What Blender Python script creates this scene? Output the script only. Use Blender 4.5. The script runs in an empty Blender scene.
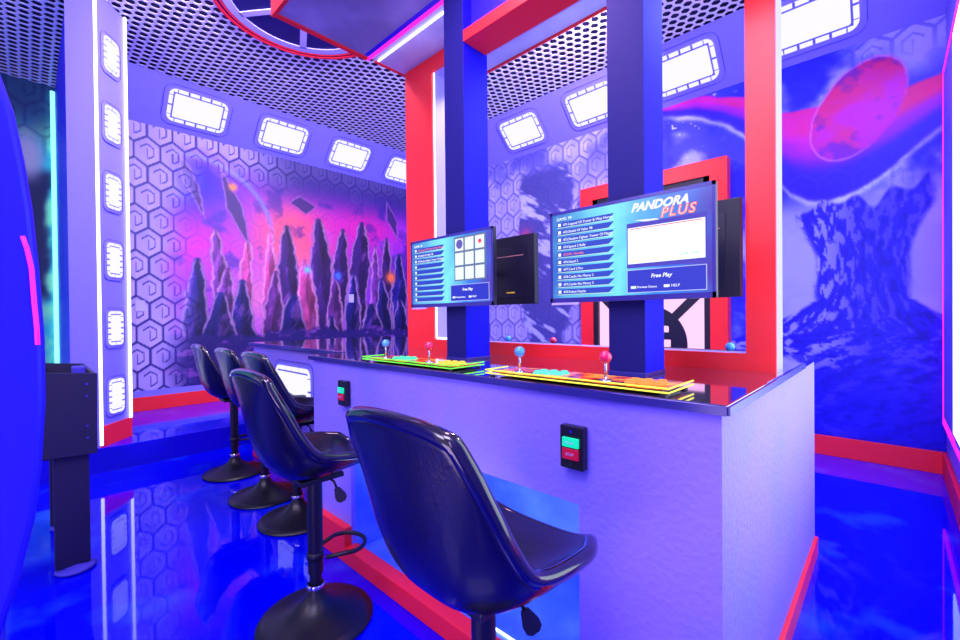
import bpy, bmesh, math, random
import numpy as np
from mathutils import Vector, Matrix
random.seed(4); RNG = np.random.default_rng(7)
COL = bpy.context.scene.collection
PI = math.pi

# ------------------------------------------------------------------ colours and materials
def lin(c):
    out = []
    for v in c:
        v = v / 255.0
        out.append(v / 12.92 if v <= 0.04045 else ((v + 0.055) / 1.055) ** 2.4)
    return tuple(out)

def mat(name, rgb, rough=0.5, metal=0.0, emit=None, strength=0.0, spec=0.5, bump=None, vary=None, coat=0.0):
    m = bpy.data.materials.new(name); m.use_nodes = True
    nt = m.node_tree; b = nt.nodes['Principled BSDF']
    c = lin(rgb)
    b.inputs['Base Color'].default_value = (*c, 1)
    b.inputs['Roughness'].default_value = rough
    b.inputs['Metallic'].default_value = metal
    b.inputs['Specular IOR Level'].default_value = spec
    b.inputs['Coat Weight'].default_value = coat
    b.inputs['Coat Roughness'].default_value = 0.05
    if name == 'black_gloss_top': b.inputs['IOR'].default_value = 2.4
    if emit is not None:
        b.inputs['Emission Color'].default_value = (*lin(emit), 1)
        b.inputs['Emission Strength'].default_value = strength
    tc = nt.nodes.new('ShaderNodeTexCoord')
    if bump:
        n = nt.nodes.new('ShaderNodeTexNoise'); n.inputs['Scale'].default_value = bump[0]; n.inputs['Detail'].default_value = 5
        bp = nt.nodes.new('ShaderNodeBump'); bp.inputs['Strength'].default_value = bump[1]; bp.inputs['Distance'].default_value = 0.01
        nt.links.new(tc.outputs['Object'], n.inputs['Vector']); nt.links.new(n.outputs['Fac'], bp.inputs['Height'])
        nt.links.new(bp.outputs['Normal'], b.inputs['Normal'])
    if vary:   # (scale, second colour, low, high)
        n = nt.nodes.new('ShaderNodeTexNoise'); n.inputs['Scale'].default_value = vary[0]; n.inputs['Detail'].default_value = 6
        r = nt.nodes.new('ShaderNodeValToRGB')
        r.color_ramp.elements[0].position = vary[2]; r.color_ramp.elements[0].color = (*c, 1)
        r.color_ramp.elements[1].position = vary[3]; r.color_ramp.elements[1].color = (*lin(vary[1]), 1)
        nt.links.new(tc.outputs['Object'], n.inputs['Vector']); nt.links.new(n.outputs['Fac'], r.inputs['Fac'])
        nt.links.new(r.outputs['Color'], b.inputs['Base Color'])
    return m

def glow(name, rgb, s):
    return mat(name, (20, 20, 20), 0.6, emit=rgb, strength=s)

M = dict(
    floor=mat('blue_epoxy', (0, 0, 222), 0.035, vary=(2.4, (30, 80, 250), .54, .82), spec=0.4, bump=(2.5, .02)),
    riser=mat('blue_riser', (10, 0, 190), 0.3, bump=(40, .2)),
    lavender=mat('lavender_paint', (128, 120, 236), 0.5),
    lav_light=mat('pale_lavender_paint', (190, 180, 250), 0.5),
    bezel=mat('bezel_lavender', (100, 90, 216), 0.6),
    groove=mat('navy_groove', (60, 50, 190), 0.6),
    deep=mat('royal_blue_paint', (25, 8, 235), 0.5),
    purple=mat('violet_plaster', (150, 128, 246), 0.6, bump=(55, .35), vary=(3.5, (136, 128, 248), .45, .7)),
    recess=mat('pale_blue_board', (80, 130, 255), 0.4, vary=(5, (120, 170, 255), .4, .7)),
    red=mat('red_paint', (255, 38, 42), 0.35),
    redsoft=mat('red_trim_paint', (255, 30, 60), 0.45),
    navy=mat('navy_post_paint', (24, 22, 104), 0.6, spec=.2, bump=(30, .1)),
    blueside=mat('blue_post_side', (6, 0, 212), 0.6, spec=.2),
    white=mat('white_side_paint', (160, 152, 240), 0.5),
    slab=mat('black_gloss_top', (112, 100, 160), 0.03, metal=0.85, coat=1.0),
    slabedge=mat('navy_edge_band', (50, 45, 130), 0.25),
    hexm=mat('lattice_white', (232, 226, 255), 0.4),
    hexback=mat('void_navy', (30, 26, 84), 0.8),
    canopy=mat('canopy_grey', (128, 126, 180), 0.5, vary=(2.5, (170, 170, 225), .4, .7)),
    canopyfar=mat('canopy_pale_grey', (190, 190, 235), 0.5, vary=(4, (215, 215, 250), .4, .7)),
    black=mat('black_plastic', (22, 20, 40), 0.35),
    blacksoft=mat('black_satin', (16, 14, 34), 0.45),
    tabm=mat('black_laminate', (30, 24, 62), 0.5),
    leather=mat('black_leather', (9, 7, 28), 0.27, bump=(120, .1), coat=0.25),
    piping=mat('glossy_black_piping', (12, 10, 34), 0.16, coat=0.8),
    steel=mat('black_coated_steel', (14, 12, 24), 0.38, metal=0.0, coat=0.0),
    chrome=mat('chrome', (210, 210, 225), 0.12, metal=1.0),
    lamp=glow('lamp_white', (232, 230, 255), 1.0),
    led=glow('led_white', (225, 228, 255), 3.2),
    led_cyan=glow('led_cyan', (120, 235, 255), 2.0),
    magenta_glow=glow('magenta_glow', (255, 30, 190), 1.3),  # magenta given its own glow, for trim, frame and piping
    led_blue=glow('led_blue', (70, 120, 255), 2.5),
    panel=glow('panel_white', (215, 230, 255), 2.8),
    pinkglow=glow('pink_backlight', (255, 190, 240), 1.1),
    balls_blue=mat('blue_ball', (70, 170, 250), 0.15, coat=1),
    balls_red=mat('red_ball', (250, 20, 90), 0.15, coat=1),
    blob=mat('royal_blue_shell', (20, 8, 215), 0.45),
)

# ------------------------------------------------------------------ mesh building
class MB:
    def __init__(s): s.v = []; s.f = []; s.mi = []
    def add(s, vs, fs, mi=0):
        k = len(s.v); s.v += [tuple(v) for v in vs]
        for f in fs: s.f.append([k + i for i in f]); s.mi.append(mi)
    def box(s, x0, x1, y0, y1, z0, z1, mi=0, bev=0.0, T=None):
        if bev > 0:
            bm = bmesh.new(); bmesh.ops.create_cube(bm, size=1)
            for v in bm.verts: v.co = Vector(((x0 + x1) / 2 + v.co.x * (x1 - x0), (y0 + y1) / 2 + v.co.y * (y1 - y0), (z0 + z1) / 2 + v.co.z * (z1 - z0)))
            bmesh.ops.bevel(bm, geom=list(bm.edges), offset=bev, segments=2, affect='EDGES', profile=.6)
            bm.verts.ensure_lookup_table(); bm.verts.index_update()
            vs = [v.co.copy() for v in bm.verts]; fs = [[v.index for v in f.verts] for f in bm.faces]; bm.free()
        else:
            vs = [Vector((x, y, z)) for x in (x0, x1) for y in (y0, y1) for z in (z0, z1)]
            fs = [(0, 1, 3, 2), (4, 6, 7, 5), (0, 4, 5, 1), (2, 3, 7, 6), (0, 2, 6, 4), (1, 5, 7, 3)]
        if T: vs = [T @ v for v in vs]
        s.add(vs, fs, mi); return s
    def prism(s, pts, ext, mi=0):      # pts: 3D loop, ext: vector
        n = len(pts); e = Vector(ext)
        vs = [Vector(p) for p in pts] + [Vector(p) + e for p in pts]
        fs = [list(range(n)), list(range(2 * n - 1, n - 1, -1))] + [(i, i + n, (i + 1) % n + n, (i + 1) % n) for i in range(n)]
        s.add(vs, fs, mi); return s
    def lathe(s, prof, c=(0, 0, 0), n=40, mi=0):
        k = len(prof); vs = []
        for i in range(n):
            a = 2 * PI * i / n
            for r, z in prof: vs.append((c[0] + r * math.cos(a), c[1] + r * math.sin(a), c[2] + z))
        fs = [(i * k + j, ((i + 1) % n) * k + j, ((i + 1) % n) * k + j + 1, i * k + j + 1) for i in range(n) for j in range(k - 1)]
        s.add(vs, fs, mi); return s
    def sphere(s, c, r, mi=0, n=20):
        return s.lathe([(max(1e-5, r * math.sin(PI * j / 12)), -r * math.cos(PI * j / 12)) for j in range(13)], c, n, mi)
    def tube(s, pts, r, n=10, closed=False, mi=0):
        pts = [Vector(p) for p in pts]; N = len(pts); vs = []
        up = Vector((0, 0, 1))
        for i, p in enumerate(pts):
            a = pts[(i - 1) % N] if (closed or i > 0) else p
            b = pts[(i + 1) % N] if (closed or i < N - 1) else p
            d = (b - a).normalized()
            u = up if abs(d.dot(up)) < .95 else Vector((1, 0, 0))
            e1 = d.cross(u).normalized(); e2 = d.cross(e1)
            for k in range(n):
                t = 2 * PI * k / n; vs.append(p + e1 * (r * math.cos(t)) + e2 * (r * math.sin(t)))
        fs = []
        for i in range(N if closed else N - 1):
            j = (i + 1) % N
            for k in range(n): fs.append((i * n + k, i * n + (k + 1) % n, j * n + (k + 1) % n, j * n + k))
        if not closed: fs += [list(range(n)), list(range((N - 1) * n, N * n))]
        s.add(vs, fs, mi); return s
    def build(s, name, mats, parent=None, smooth=False, origin=None):
        if not isinstance(mats, (list, tuple)): mats = [mats]
        me = bpy.data.meshes.new(name)
        o_ = Vector(origin) if origin is not None else Vector((0, 0, 0))
        me.from_pydata([tuple(Vector(v) - o_) for v in s.v], [], s.f)
        for m in mats: me.materials.append(m)
        if len(mats) > 1: me.polygons.foreach_set('material_index', s.mi)
        bm = bmesh.new(); bm.from_mesh(me); bmesh.ops.recalc_face_normals(bm, faces=bm.faces); bm.to_mesh(me); bm.free()
        if smooth: me.polygons.foreach_set('use_smooth', [True] * len(me.polygons))
        me.update()
        o = bpy.data.objects.new(name, me); COL.objects.link(o); o.location = o_
        if parent is not None:
            o.parent = parent
            if origin is None: o.location = (0, 0, 0)
        return o

def smooth_by_angle(o, deg=40):
    me = o.data; bm = bmesh.new(); bm.from_mesh(me)
    for f in bm.faces: f.smooth = True
    for e in bm.edges:
        if len(e.link_faces) == 2 and e.calc_face_angle(0) > math.radians(deg): e.smooth = False
    bm.to_mesh(me); bm.free(); return o

def tag(o, label, cat, group=None):
    o['label'] = label; o['category'] = cat
    if group: o['group'] = group
    return o
def struct(o): o['kind'] = 'structure'; return o
def thing(name, label, cat, loc=(0, 0, 0), rz=0.0, group=None):
    o = bpy.data.objects.new(name, None); COL.objects.link(o); o.location = loc; o.rotation_euler = (0, 0, rz)
    o.empty_display_size = .1
    return tag(o, label, cat, group)
def children(o): return [c for c in bpy.data.objects if c.parent == o]
def copy_tree(o, parent=None):
    c = o.copy(); COL.objects.link(c)
    if parent is not None: c.parent = parent
    for ch in children(o): copy_tree(ch, c)
    return c

# ------------------------------------------------------------------ camera (solved from the room's vanishing lines)
R3 = Vector((0.69081693, -0.72296463, -0.00970064)); DN = Vector((-0.01241952, 0.00154955, -0.99992167)); FW = Vector((0.72292304, 0.6908833, -0.00790842))
cam = bpy.data.cameras.new('camera'); co = bpy.data.objects.new('camera', cam); COL.objects.link(co)
cam.sensor_width = 36; cam.lens = 431.67 / 960 * 36; cam.clip_start = .02
mw = Matrix((R3, -DN, -FW)).transposed().to_4x4(); mw.translation = Vector((0, 0, 1.25)); co.matrix_world = mw
bpy.context.scene.camera = co

XR, YL, ZC, ZP = 4.87, 6.26, 3.97, 0.2      # right wall, left wall, ceiling, platform

# ------------------------------------------------------------------ numpy noise for the printed wall coverings
def vnoise(x, y, seed):
    r = np.random.default_rng(seed); T = r.random((256, 256))
    xi = np.floor(x).astype(int); yi = np.floor(y).astype(int); fx = x - xi; fy = y - yi
    fx = fx * fx * (3 - 2 * fx); fy = fy * fy * (3 - 2 * fy)
    g = lambda a, b: T[a % 256, b % 256]
    return (g(xi, yi) * (1 - fx) + g(xi + 1, yi) * fx) * (1 - fy) + (g(xi, yi + 1) * (1 - fx) + g(xi + 1, yi + 1) * fx) * fy
def fbm(x, y, seed, o=4):
    a = 0; w = .5; n = 0
    for k in range(o): a = a + w * vnoise(x * 2 ** k, y * 2 ** k, seed + k); n += w; w *= .55
    return a / n
def ss(a, b, x):
    t = np.clip((x - a) / (b - a), 0, 1); return t * t * (3 - 2 * t)
def mix(A, c, f):
    return A * (1 - f[..., None]) + np.array(c, float) * f[..., None] if not isinstance(c, np.ndarray) else A * (1 - f[..., None]) + c * f[..., None]

def hexpaper(u, v, w=.25, st=1.25):
    """raised-look line wallpaper: elongated hexagons with a hooked line inside each"""
    v = v / st; h = w * math.sqrt(3)
    best = np.full(u.shape, 9.); cu = np.zeros_like(u); cv = np.zeros_like(u)
    for off in (0, 1):
        a = np.round((u - off * w / 2) / w) * w + off * w / 2
        b = np.round((v - off * h / 2) / h) * h + off * h / 2
        du = u - a; dv = v - b
        d = np.maximum(np.abs(du), np.abs(du) / 2 + np.abs(dv) * .866) / (w / 2)
        m = d < best; best = np.where(m, d, best); cu = np.where(m, du, cu); cv = np.where(m, dv, cv)
    line = ss(.89, .93, best)
    inner = ss(.07, .045, np.abs(best - .50)) * ~((cu < .01) & (cv < .02))
    stub = (np.abs(cu) < .006) & (cv < .03) & (cv > -.07)
    tone = np.where(cu > 0, .0, .10) + np.where(cv > .05, .07, 0)
    return np.clip(line + inner * .85 + stub * .85, 0, 1), tone

def paint_wall(name, origin, du, dv, nu, nv, step, fn, back, thick):
    """grid whose printed picture is a colour attribute, backed by a solid wall slab"""
    U, V = np.meshgrid(np.arange(nu + 1) * step, np.arange(nv + 1) * step, indexing='ij')
    P = np.array(origin)[None, None] + U[..., None] * np.array(du) + V[..., None] * np.array(dv)
    C = np.clip(fn(P), 0, 255) / 255.
    Cl = np.where(C <= .04045, C / 12.92, ((C + .055) / 1.055) ** 2.4)
    nverts = (nu + 1) * (nv + 1)
    idx = np.arange(nverts).reshape(nu + 1, nv + 1)
    F = np.stack([idx[:-1, :-1], idx[1:, :-1], idx[1:, 1:], idx[:-1, 1:]], -1).reshape(-1, 4)
    bk = np.array(back) * thick
    c4 = np.array([P[0, 0], P[-1, 0], P[-1, -1], P[0, -1]])
    vs = np.concatenate([P.reshape(-1, 3), c4 + bk * .02, c4 + bk])
    k = nverts
    F2 = np.array([[k + 4, k + 5, k + 6, k + 7], [k, k + 1, k + 5, k + 4], [k + 1, k + 2, k + 6, k + 5], [k + 2, k + 3, k + 7, k + 6], [k + 3, k, k + 4, k + 7]])
    F = np.concatenate([F, F2])
    me = bpy.data.meshes.new(name)
    me.vertices.add(len(vs)); me.vertices.foreach_set('co', vs.astype(np.float32).ravel())
    me.loops.add(F.size); me.loops.foreach_set('vertex_index', F.ravel().astype(np.int32))
    me.polygons.add(len(F)); me.polygons.foreach_set('loop_start', np.arange(len(F), dtype=np.int32) * 4)
    me.update(calc_edges=True); me.validate()
    at = me.color_attributes.new('print', 'FLOAT_COLOR', 'POINT')
    A = np.ones((len(vs), 4), np.float32); A[:nverts, :3] = Cl.reshape(-1, 3); A[nverts:, :3] = (.2, .18, .8)
    at.data.foreach_set('color', A.ravel())
    m = bpy.data.materials.new(name + '_print'); m.use_nodes = True; nt = m.node_tree
    n = nt.nodes.new('ShaderNodeVertexColor'); n.layer_name = 'print'
    b = nt.nodes['Principled BSDF']; b.inputs['Roughness'].default_value = .45; b.inputs['Specular IOR Level'].default_value = .3
    no = nt.nodes.new('ShaderNodeTexNoise'); no.inputs['Scale'].default_value = 60; bp = nt.nodes.new('ShaderNodeBump'); bp.inputs['Strength'].default_value = .08
    nt.links.new(no.outputs['Fac'], bp.inputs['Height']); nt.links.new(bp.outputs['Normal'], b.inputs['Normal'])
    nt.links.new(n.outputs['Color'], b.inputs['Base Color'])
    me.materials.append(m)
    o = bpy.data.objects.new(name, me); COL.objects.link(o); return struct(o)

def left_print(P):
    x = P[..., 0] * 1.0208; z = (P[..., 2] - 1.25) * 1.0208 + 1.25
    L, tone = hexpaper(x, z)
    base = np.zeros(x.shape + (3,)) + np.array((206, 184, 242.))
    base = base * (1 - tone[..., None] * .7)
    base = mix(base, (118, 100, 210), fbm(x * 1.2, z * 1.2, 3) * .5)
    base = mix(base, (52, 40, 122), L)
    n = fbm(x * 1.6, z * 1.6, 11, 5); n2 = fbm(x * 4, z * 4, 21, 5)
    pic = np.zeros_like(base) + np.array((150, 40, 205.))
    pic = mix(pic, (30, 22, 225), np.exp(-(((x - 1.35) / .62) ** 2 + ((z - 2.95) / .5) ** 2)))
    pic = mix(pic, (228, 30, 235), .9 * np.exp(-(((x - 1.5) / .45) ** 2 + ((z - 2.15) / .42) ** 2)))
    pic = mix(pic, (255, 92, 120), np.clip(1.25 * np.exp(-(((x - 2.75) / .65) ** 2 + ((z - 2.45) / .55) ** 2)), 0, 1))
    pic = mix(pic, (252, 150, 165), .8 * np.exp(-(((x - 2.5) / .8) ** 2 + ((z - 1.5) / .6) ** 2)))
    pic = mix(pic, (225, 30, 150), .9 * np.exp(-(((x - 3.9) / .8) ** 2 + ((z - 2.75) / .45) ** 2)))
    pic = mix(pic, (96, 40, 150), .85 * ss(3.6, 4.6, x) * ss(2.7, 1.9, z))
    pic = mix(pic, (48, 38, 120), .95 * ss(2.75, 3.35, z - .22 * (3.2 - x) * 0) * ss(1.7, 2.6, x))
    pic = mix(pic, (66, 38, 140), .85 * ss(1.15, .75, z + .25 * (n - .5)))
    pic = mix(pic, (190, 90, 220), .6 * ss(.55, .8, n) * ss(3.1, 2.5, z))
    pic = mix(pic, (40, 30, 130), .55 * ss(.56, .75, n2))
    # arc of a pale planet rim
    r = np.hypot(x - 1.45, z - 2.35); ang = np.arctan2(z - 2.35, x - 1.45)
    pic = mix(pic, (120, 140, 255), np.exp(-((r - .98) / .035) ** 2) * ss(-.1, .5, ang) * .8)
    # plain crystal shards standing in a crowd, warm rim light, dark feet
    rg = np.random.default_rng(12)
    shards = [(1.50, 2.05, .17, 0), (1.70, 2.45, .12, 1), (1.84, 1.95, .17, 1), (2.10, 2.36, .12, 2), (2.02, 1.80, .20, 0), (2.40, 2.52, .11, 2), (2.62, 2.62, .17, 3), (2.46, 1.95, .16, 1), (3.10, 2.80, .20, 3), (2.88, 2.15, .17, 2),
              (3.52, 2.70, .17, 3), (3.36, 1.9, .17, 1), (3.86, 2.86, .21, 3), (3.70, 2.0, .16, 0), (4.12, 2.50, .12, 1), (4.34, 2.66, .13, 3), (4.60, 2.40, .18, 0), (4.22, 1.95, .17, 0), (1.76, 1.62, .24, 0), (2.72, 1.62, .26, 0), (4.02, 1.50, .28, 0), (3.3, 1.3, .2, 0), (4.6, 1.6, .22, 0)]
    cols = [(20, 18, 92), (84, 34, 104), (160, 56, 112), (40, 18, 76)]
    wb = fbm(x * 7, z * 7, 77, 3) - .5
    for i, (cx, top, w, c) in enumerate(shards):
        lean = rg.uniform(-.08, .08); tt = np.clip((top - z), 0, 9)
        ww = w * np.minimum(np.sqrt(tt / .55) * .8, 1.0) * (1 - .25 * ss(.7, 1.3, tt)) + .09 * wb * ss(0, .2, tt)
        off = x - cx - lean * (top - z); d = np.abs(off) - ww
        inside = ss(.012, -.012, d) * ss(0, .03, tt) * ss(.35, .8, z)
        rim = np.exp(-((d + .015) / .016) ** 2) * ss(0, .1, tt) * ss(.7, 1.2, z)
        tex = fbm(x * 8 + i * 2, z * 5 - off * 6, 60 + i, 4)
        cc = np.array(cols[c], float) * (np.where(off < .02 * np.sin(z * 9 + i), 1.25, .8) * (.6 + 1.0 * tex))[..., None]
        cc = mix(cc, (200, 110, 200), ss(.6, .78, tex) * .45)
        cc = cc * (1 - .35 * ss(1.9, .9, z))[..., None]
        pic = mix(pic, cc, inside * .95)
        pic = mix(pic, (255, 190, 225), np.clip(rim, 0, 1) * .6)
    gz = 1.0 + .38 * (fbm(x * 2.3, x * 0 + 3, 88, 4) - .3) + .10 * wb
    gd = fbm(x * 5, z * 11, 89, 5)
    G = mix(np.zeros_like(pic) + np.array((34, 22, 96.)), (150, 70, 170), ss(.52, .68, gd) * .7)
    pic = mix(pic, G, ss(.03, -.03, z - gz) * .92)
    for (cx, cz, w, l) in ((1.42, 3.02, .09, .42), (1.92, 2.80, .11, .55), (2.85, 3.0, .2, .14), (4.45, 3.0, .12, .3)):
        d = np.abs(x - cx - .35 * (cz - z)) - w * (1 - np.abs(z - cz + .05) / l) + .05 * wb
        pic = mix(pic, (58, 34, 104), ss(.012, -.012, d) * .9); pic = mix(pic, (240, 160, 230), np.exp(-((d + .01) / .012) ** 2) * .5)
    for (cx, cz, rr, c) in ((2.92, 1.98, .05, (120, 200, 255)), (3.42, 1.92, .055, (60, 120, 255)), (4.42, 1.95, .09, (255, 120, 60)), (1.92, 3.02, .05, (255, 150, 80))):
        pic = mix(pic, c, np.clip(1.3 * np.exp(-(((x - cx) ** 2 + (z - cz) ** 2) / rr ** 2)), 0, 1))
    # feathered edge of the picture over the line wallpaper
    e = ss(1.05, 1.55, x + .5 * (n - .5)) * ss(3.5, 3.05, z + .4 * (n - .5) + np.clip(x - 3.2, 0, 9) * -.05)
    pic = mix(pic, (52, 40, 130), L * .12)
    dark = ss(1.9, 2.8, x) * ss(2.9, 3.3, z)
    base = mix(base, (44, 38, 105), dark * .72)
    return mix(base, pic, np.clip(e, 0, 1))

def right_print(P):
    y = P[..., 1]; z = P[..., 2]
    L, tone = hexpaper(y, z, .24)
    n = fbm(y * 1.7 + 7, z * 1.7, 111, 5); n2 = fbm(y * 6, z * 6, 121, 5); n3 = fbm(y * 2.2 + z * 1.6, z * 9 - y * 5, 131, 5)
    # far section: pale wallpaper with a dark upright streaked shape
    A = np.zeros(y.shape + (3,)) + np.array((176, 168, 246.)); A = A * (1 - tone[..., None] * .8)
    A = mix(A, (84, 78, 170), L * .75)
    A = mix(A, (70, 66, 170), .8 * ss(2.6, 3.5, z) * ss(.35, .6, n))
    dsh = np.abs(y - 3.42 - .25 * (n - .5)) - (.42 - .14 * ss(1.6, .9, z) + .2 * (n2 - .5))
    sh = ss(.04, -.04, dsh) * ss(3.35, 3.15, z)
    S = np.zeros_like(A) + np.array((64, 62, 140.)); S = mix(S, (178, 178, 238), ss(.52, .68, n3))
    A = mix(A, S, sh * .9)
    A = mix(A, (214, 60, 120), np.exp(-(((y - 3.75) / .1) ** 2 + ((z - 2.35) / .13) ** 2)) * .9)
    # near section: vivid blue sky print with pale cloud
    B = np.zeros_like(A) + np.array((22, 22, 236.))
    B = mix(B, (176, 172, 255), .95 * ss(.48, .68, n) * (1 - .75 * ss(.75, 1.0, y)))
    B = mix(B, (40, 60, 250), .5 * ss(.5, .7, n2))
    lav = np.clip(ss(2.45, 2.1, z) * ss(1.0, .75, y), 0, 1)
    B = mix(B, (164, 158, 255), lav * .92)
    B = mix(B, (180, 176, 255), .85 * ss(2.9, 3.4, z) * ss(.25, -.1, y))
    # blue sparkle dots
    sp = vnoise(y * 26, z * 26, 141); B = mix(B, (215, 225, 255), ss(.86, .95, sp) * ss(.9, 1.2, y) * .9 * ss(.4, .6, fbm(y * 2.5, z * 2.5, 191, 3)))
    B = mix(B, (190, 196, 255), ss(.5, .72, fbm(y * 2 + z, z * 2.4 - y, 193, 5)) * ss(.8, 1.1, y) * .75)
    # plain magenta cloud: a tilted oval with two trailing streamers
    c, s = math.cos(.45), math.sin(.45)
    a = (y - .22) * c + (z - 2.97) * s; b = -(y - .22) * s + (z - 2.97) * c
    zt = np.interp(y, [-.3, 0, .3, .75, 1.06, 1.5, 2.0], [3.10, 3.02, 3.05, 3.12, 3.38, 3.55, 3.58])
    zb = np.interp(y, [-.3, -.15, 0, .15, .3, .42, .55, .68, .8, .93, 1.06, 1.25, 1.5, 2.0], [2.70, 2.57, 2.44, 2.33, 2.25, 2.23, 2.26, 2.36, 2.55, 2.82, 3.03, 3.2, 3.33, 3.50])
    wv = .05 * (n2 - .5)
    body = ss(.015, -.015, z - zt + wv) * ss(-.015, .015, z - zb + wv) * ss(2.1, 1.9, y)
    fr = np.clip((z - zb) / (zt - zb + .01), 0, 1)
    Cb = np.zeros_like(B) + np.array((40, 14, 226.)); Cb = mix(Cb, (150, 10, 226), ss(.25, .5, fr)); Cb = mix(Cb, (226, 24, 140), ss(.5, .75, fr)); Cb = mix(Cb, (226, 20, 220), ss(.5, .7, n) * .5 * ss(.4, .6, fr))
    B = mix(B, Cb, body)
    B = mix(B, (228, 226, 255), np.exp(-((z - zb + wv + .02) / .03) ** 2) * ss(1.95, 1.6, y) * (.35 + .5 * n))
    B = mix(B, (228, 226, 255), ss(.04, .0, np.abs(z - 2.55 + .3 * y - .1 * np.sin(y * 9))) * .0)
    ov = np.hypot(a / .27, b / .43)
    O = np.zeros_like(B) + np.array((206, 16, 206.)); O = mix(O, (232, 30, 110), ss(.45, .65, n) * .8); O = mix(O, (150, 10, 240), ss(.3, .9, -b + .3) * .6)
    O = mix(O, (70, 12, 190), ss(.5, .72, fbm(y * 5 + z * 3, z * 5 - y * 4, 181, 4)) * .55)
    B = mix(B, O, ss(1.06, .94, ov + .12 * (n2 - .5)))
    B = mix(B, (240, 170, 250), np.exp(-((ov + .12 * (n2 - .5) - 1.0) / .025) ** 2) * .5 * ss(.4, .6, n))
    B = mix(B, (236, 238, 255), np.exp(-((z - (2.42 + .42 * (y + .3) ** 2 * 0 - .35 * (y - .1))) / .02) ** 2) * ss(.75, .5, y) * ss(-.25, -.1, y) * .0)
    # gnarled stump: broad broken top, narrower neck, flaring roots
    crown = 2.28 + .16 * (vnoise(y * 9, y * 0, 151) - .5) * 2
    hw = np.where(z > 1.35, .30 + .13 * ss(1.7, 2.2, z), .30 + .95 * ss(1.42, .75, z))
    tr = ss(.03, -.03, np.abs(y - .20 + .03 * (n - .5)) - hw - .05 * (n2 - .5)) * ss(crown + .02, crown - .03, z)
    bark = fbm((y - .2) * 30 / (.5 + hw) + n * 5, z * 9, 161, 4); bark2 = fbm(y * 9 - z * 14 + n * 3, z * 22 + y * 12, 171, 5)
    vert = ss(.9, 1.3, z)
    bk = bark * vert + bark2 * (1 - vert)
    T = np.zeros_like(B) + np.array((28, 14, 224.)); T = mix(T, (172, 168, 250), ss(.52, .62, bk) * (.30 + .5 * ss(.1, .5, y)) * (1 - .5 * ss(.9, .4, z)))
    T = mix(T, (16, 4, 170), ss(.46, .34, bk) * .8)
    T = mix(T, (12, 2, 205), ss(1.0, .5, z) * .55)
    B = mix(B, T, tr * .97)
    # vertical dash lines of the wallpaper breaking through at the top
    B = mix(B, (70, 60, 190), L * .55 * ss(3.2, 3.5, z) * ss(.5, .2, y))
    B = mix(B, (70, 60, 190), L * .3 * ss(2.3, 2.6, z + .3 * n) * ss(2.75, 2.45, z) * ss(.9, .7, y))
    f = ss(2.35, 1.95, y + .25 * (n - .5))
    return mix(A, B, f)

def alcove_print(P):
    x = P[..., 0]; z = P[..., 2]
    L, tone = hexpaper(x, z, .3)
    n = fbm(x * 2, z * 2, 201, 4)
    A = np.zeros(x.shape + (3,)) + np.array((60, 190, 190.))
    A = mix(A, (150, 240, 170), ss(.4, .6, n)); A = mix(A, (34, 70, 110), ss(3.2, 3.7, z) * .9 + 0 * x)
    A = mix(A, (20, 30, 90), L * .4 * ss(2.9, 3.6, z))
    bl = ss(.03, -.03, np.abs(x - .0 + .25 * (n - .5)) - .17) * ss(3.05, 2.9, z) * ss(1.4, 1.6, z)
    A = mix(A, (24, 30, 74), bl * .92)
    A = mix(A, (226, 216, 205), .9 * np.exp(-(((x - .02) / .13) ** 2 + ((z - 3.12) / .28) ** 2) ** 2))
    return A

# ------------------------------------------------------------------ room shell
b = MB(); b.box(-3, XR + .1, -3, 4.68, -.1, 0); struct(b.build('floor', M['floor']))
b = MB(); b.box(-3, XR + .1, 4.685, 8.0, -.1, ZP); b.box(-3, XR + .1, 4.68, 4.685, 0, ZP - .004, mi=1)
struct(b.build('floor_platform', [M['floor'], M['riser']]))

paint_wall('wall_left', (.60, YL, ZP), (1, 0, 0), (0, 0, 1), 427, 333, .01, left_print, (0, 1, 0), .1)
paint_wall('wall_right', (XR, -.30, 0), (0, 1, 0), (0, 0, 1), 656, 354, .01, right_print, (1, 0, 0), .1)
paint_wall('wall_alcove', (-2.4, 7.06, 0), (1, 0, 0), (0, 0, 1), 133, 199, .02, alcove_print, (0, 1, 0), .1)
b = MB(); b.box(.25, .60, 5.09, 7.16, ZP, ZC); struct(b.build('wall_partition', M['deep']))
b = MB(); b.box(-3, XR + .1, -.40, -.30, 0, ZC); struct(b.build('wall_near', M['lavender']))

# upper lavender bands and baseboards
CV = .445; ZB = ZC - CV      # the sloped cove panels between walls and ceiling
b = MB(); b.prism([(.6, YL, ZB), (.6, YL - CV, ZC), (.6, YL + .1, ZC), (.6, YL + .1, ZB)], (XR - CV - .6 + .44, 0, 0))
b.box(.6, XR - .02, YL - .012, YL, .36, .43); struct(b.build('trim_1', M['lavender']))
b = MB(); b.prism([(XR, -.3, ZB), (XR - CV, -.3, ZC), (XR + .1, -.3, ZC), (XR + .1, -.3, ZB)], (0, YL + .3, 0)); struct(b.build('trim_2', M['lavender']))
b = MB(); b.box(.6, XR - .02, YL - .025, YL, ZP, .36, bev=.003); struct(b.build('baseboard_left', M['red']))
b = MB(); b.box(XR - .025, XR, -.3, 4.68, 0, .17, bev=.003); struct(b.build('baseboard_right', M['redsoft']))
b = MB(); b.box(2.0, XR - .025, -.30, -.275, 0, .17, bev=.003); struct(b.build('baseboard_near', M['redsoft']))

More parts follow.
